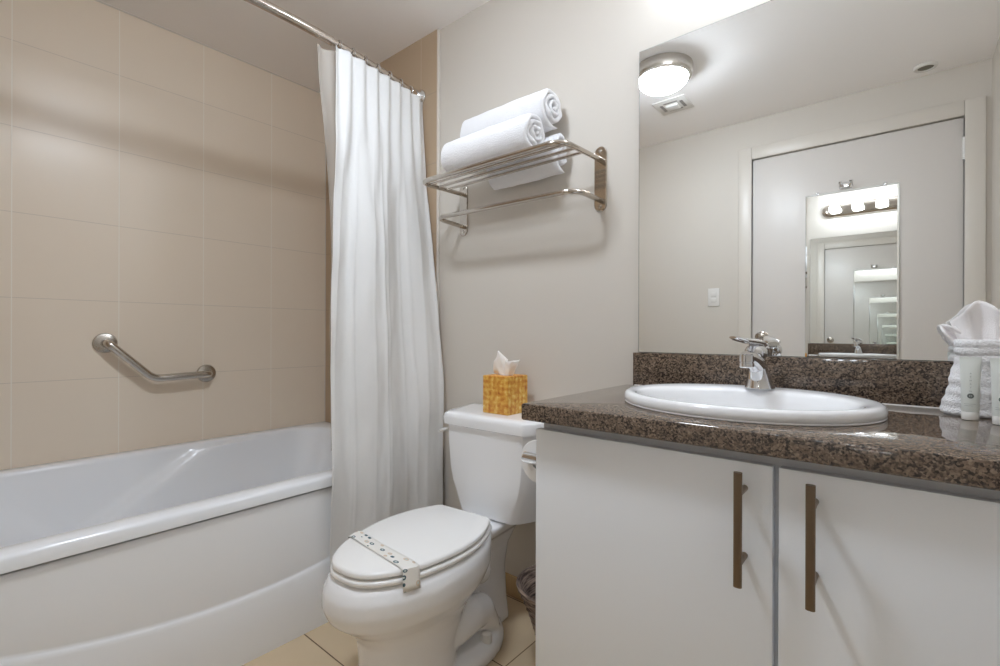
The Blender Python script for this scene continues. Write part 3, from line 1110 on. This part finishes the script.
def toiletry(x, y, rz, label):
    t_ = thing('toiletry_tube', label, 'toiletry tube', (x, y, zt + .0006), rz, 'toiletry tubes on the counter')
    bm = BM()
    loft(bm, [oval(0, 0, 0, .0118, .0110), oval(0, 0, .001, .0125, .0117), oval(0, 0, .014, .0125, .0117), oval(0, 0, .015, .0120, .0112)])
    obj('cap', bm, M['tubecap'], t_)
    bm = BM()
    loft(bm, [oval(0, 0, .0152, .0120, .0112), oval(0, 0, .018, .0127, .0118), oval(0, 0, .05, .0131, .0105), oval(0, 0, .08, .0138, .0078), oval(0, 0, .105, .0148, .0036), oval(0, 0, .112, .0152, .0014), oval(0, 0, .1185, .0152, .0012)])
    tbod = obj('tube_body', bm, M['tube'], t_)

    def yf(z):
        for (z0, b0), (z1, b1) in zip(((.018, .0118), (.05, .0105), (.08, .0078), (.105, .0036)), ((.05, .0105), (.08, .0078), (.105, .0036), (.2, .0036))):
            if z0 <= z <= z1:
                return -(b0 + (b1 - b0) * (z - z0) / (z1 - z0))
    def yat(x_, z):
        a = .0131
        return yf(z) * math.sqrt(max(.05, 1 - (x_ / a) ** 2)) - .0003
    # vertical column of small illegible glyphs, round emblem, two small lines
    bm = BM()
    for k in range(6):
        z = .0545 + .0066 * k
        s_ = .0011
        for (a0, c0, a1, c1) in (((-1, -1, -1, 1), (-1, 0, 1, 0), (1, -1, 1, 1)), ((-1, 1, 1, 1), (0, -1, 0, 1), (0, -1, 0, -1)), ((-1, -1, 0, 1), (0, 1, 1, -1), (-.5, 0, .5, 0)))[k % 3]:
            if (a0, c0) == (a1, c1):
                continue
            P0, P1 = (a0 * s_, z + c0 * s_), (a1 * s_, z + c1 * s_)
            tube(bm, [(P0[0], yat(P0[0], P0[1]), P0[1]), (P1[0], yat(P1[0], P1[1]), P1[1])], .0003, 6)
    obj('lettering', bm, M['ink_soft'], tbod)
    bm = BM()
    zc = .0455
    ring = lambda r: [Vector((r * cos(a), yat(r * cos(a), zc + r * sin(a)), zc + r * sin(a))) for a in [2 * pi * i / 28 for i in range(28)]]
    loft(bm, [ring(.0047), ring(.0020)], False, False)
    loft(bm, [ring(.0013), ring(.0002)], False, True)
    obj('emblem', bm, M['ink'], tbod)
    bm = BM()
    for z, x0, x1 in ((.0305, -.0085, .007), (.0272, -.0085, .003)):
        tube(bm, [(x0 + (x1 - x0) * i / 6, yat(x0 + (x1 - x0) * i / 6, z), z) for i in range(7)], .0003, 6)
    obj('small_print', bm, M['ink_soft'], tbod)
    return t_


toiletry(.101, 1.262, R(-3), 'pale toiletry tube on its cap nearer the sink')
toiletry(.139, 1.229, R(-5), 'pale toiletry tube on its cap farther from the sink')

# ------------------------------------------------------------------ toilet paper roll and its holder on the vanity side
hd = thing('paper_holder', 'chrome toilet paper holder on the side of the vanity', 'toilet paper holder', (VX0 + .008, 1.06, .672))
xr_ = -.078
for y in (-.066, .066):
    bm = BM()
    lathe(bm, [(.024, -.0005), (.024, -.008), (.0145, -.014), (.0145, -.104), (.013, -.110), (.009, -.113), (0, -.114)], (0, y, 0), 'x', 26)
    obj('post', bm, M['chrome'], hd)
obj('roller', tube(BM(), [(xr_, -.064, 0), (xr_, .064, 0)], .008, 14), M['chrome'], hd)
bm = BM()
lathe(bm, [(.020, -.05), (.054, -.05), (.056, -.048), (.056, .048), (.054, .05), (.020, .05), (.020, -.05)], (0, 0, 0), 'y', 48, False, False)
tag(obj('toilet_paper_roll', bm, M['paper'], None, 40, (VX0 + .008 + xr_, 1.06, .660)), 'white toilet paper roll on the holder beside the vanity', 'toilet paper')

# ------------------------------------------------------------------ wicker bin between toilet and vanity
bm = BM()
BXc, BYc, BH = -.776, 1.20, .245


def bin_r(z):
    return .050 + .072 * (z / BH) ** 1.7


nt, rowsn = 120, 26
rings = []
for k in range(rowsn * 4 + 1):
    z = BH * k / (rowsn * 4)
    row_i = k // 4
    ph = (k % 4) / 4
    bump = sin(pi * ph) ** 1
    ring = []
    for i in range(nt):
        a = 2 * pi * i / nt
        r = bin_r(z) + .0028 * bump + .0022 * sin(a * 15 + row_i * pi) * bump
        ring.append(Vector((r * cos(a), r * sin(a), z + .0015)))
    rings.append(ring)
for z, dr in ((BH + .006, .004), (BH + .010, .0), (BH + .006, -.006), (.02, None)):
    r0 = bin_r(min(z, BH)) + dr if dr is not None else bin_r(z) - .008
    rings.append([Vector((r0 * cos(2 * pi * i / nt), r0 * sin(2 * pi * i / nt), z)) for i in range(nt)])
loft(bm, rings, True, True)
tag(obj('wicker_bin', bm, M['wicker'], None, 60, (BXc, BYc, 0)), 'dark brown wicker waste bin on the floor between toilet and vanity', 'waste bin')

# ------------------------------------------------------------------ fittings seen in the mirror
cl = thing('ceiling_light', 'round flush ceiling light with lit dome and metal ring', 'light', (-.905, .50, ZC))
bm = BM()
lathe(bm, [(.134, -.0005), (.138, -.003), (.140, -.010), (.139, -.044), (.134, -.055), (.120, -.060), (.118, -.058), (.118, -.050)], (0, 0, 0), 'z', 56)
obj('ring', bm, M['steel'], cl)
bm = BM()
lathe(bm, [(.1175, -.051)] + [(.1175 * cos(a), -.057 - .058 * sin(a)) for a in [pi / 2 * i / 12 for i in range(13)]], (0, 0, 0), 'z', 48)
obj('dome', bm, M['dome'], cl)

cv = thing('ceiling_vent', 'square white exhaust vent in the ceiling near the round light', 'vent', (-1.005, .085, ZC))
cv.scale = (.86, .86, 1)
bm = BM()
box(bm, -.105, .105, -.105, .105, -.007, -.0005, .003)
obj('frame', bm, M['plastic'], cv)
for k, (x0, x1, y0, y1) in enumerate(((-.075, -.055, -.05, .05), (.055, .075, -.05, .05), (-.045, .045, -.065, -.050), (-.045, .045, .050, .065))):
    bm = BM()
    box(bm, x0, x1, y0, y1, -.0078, -.0065)
    obj('slot', bm, M['slot'], cv)
bm = BM()
box(bm, -.04, .04, -.035, .035, -.020, -.007, .004)
obj('cover', bm, M['plastic'], cv)

sd = thing('ceiling_fitting', 'small round recessed fitting in the ceiling above the door', 'ceiling fitting', (.09, -.305, ZC))
bm = BM()
lathe(bm, [(.046, -.0005), (.046, -.008), (.042, -.012), (.033, -.012), (.031, -.006)], (0, 0, 0), 'z', 32)
obj('ring', bm, M['plastic'], sd)
bm = BM()
lathe(bm, [(.032, -.0065), (.028, -.0075), (.0, -.0075)], (0, 0, 0), 'z', 28)
obj('grille', bm, mat('grey_grille', srgb(120, 116, 100), .6), sd)

sw = thing('light_switch', 'white rocker light switch on the wall beside the door', 'light switch', (-.923, YF, 1.226))
bm = BM()
box(bm, -.035, .035, .0005, .006, -.058, .058, .003)
obj('plate', bm, M['plastic'], sw)
for z0, z1 in ((-.032, -.001), (.001, .032)):
    bm = BM()
    box(bm, -.016, .016, .005, .009, z0, z1, .0015)
    obj('rocker', bm, M['plastic'], sw)

dm = thing('door_mirror', 'tall frameless mirror clipped to the white door', 'mirror', (-.2145, YF - .002, 1.1))
o = Vector(dm.location)
bb = BM()
box(bb, -.2075, .2075, .0005, .005, .42 - 1.1, 1.784 - 1.1)
obj('edge', bb, mat('mirror_edge_pale', srgb(190, 196, 192), .2, .3), dm)
bm = BM()
W0, H0, H1 = .2065, .421 - 1.1, 1.783 - 1.1
loft(bm, [[Vector((-W0, .0051, H0)), Vector((W0, .0051, H0)), Vector((W0, .0051, H1)), Vector((-W0, .0051, H1))], [Vector((-W0 + .008, .0062, H0 + .008)), Vector((W0 - .008, .0062, H0 + .008)), Vector((W0 - .008, .0062, H1 - .008)), Vector((-W0 + .008, .0062, H1 - .008))]], False, True)
go = obj('glass', bm, M['mirror'], dm, 1)
dm.location.y += .0052
dm.rotation_euler.x = R(.42)
for x, z in ((-.15, H1), (.15, H1), (-.15, H0), (.15, H0)):
    bm = BM()
    box(bm, x - .007, x + .007, .0005, .009, z - .007, z + .012, .002)
    obj('clip', bm, M['chrome'], dm)
hk = thing('robe_hook', 'small chrome double robe hook on the door above its mirror', 'hook', (-.234, YF - .002, 1.812))
bm = BM()
box(bm, -.022, .022, .0005, .006, -.013, .013, .003)
obj('plate', bm, M['chrome'], hk)
hk.scale = (1.35, 1.2, 1.35)
for s in (-1, 1):
    obj('prong', tube(BM(), [(s * .012, .005, 0), (s * .014, .020, -.004), (s * .017, .030, .002), (s * .018, .032, .012)], [.005, .0045, .0045, .006], 10), M['chrome'], hk)
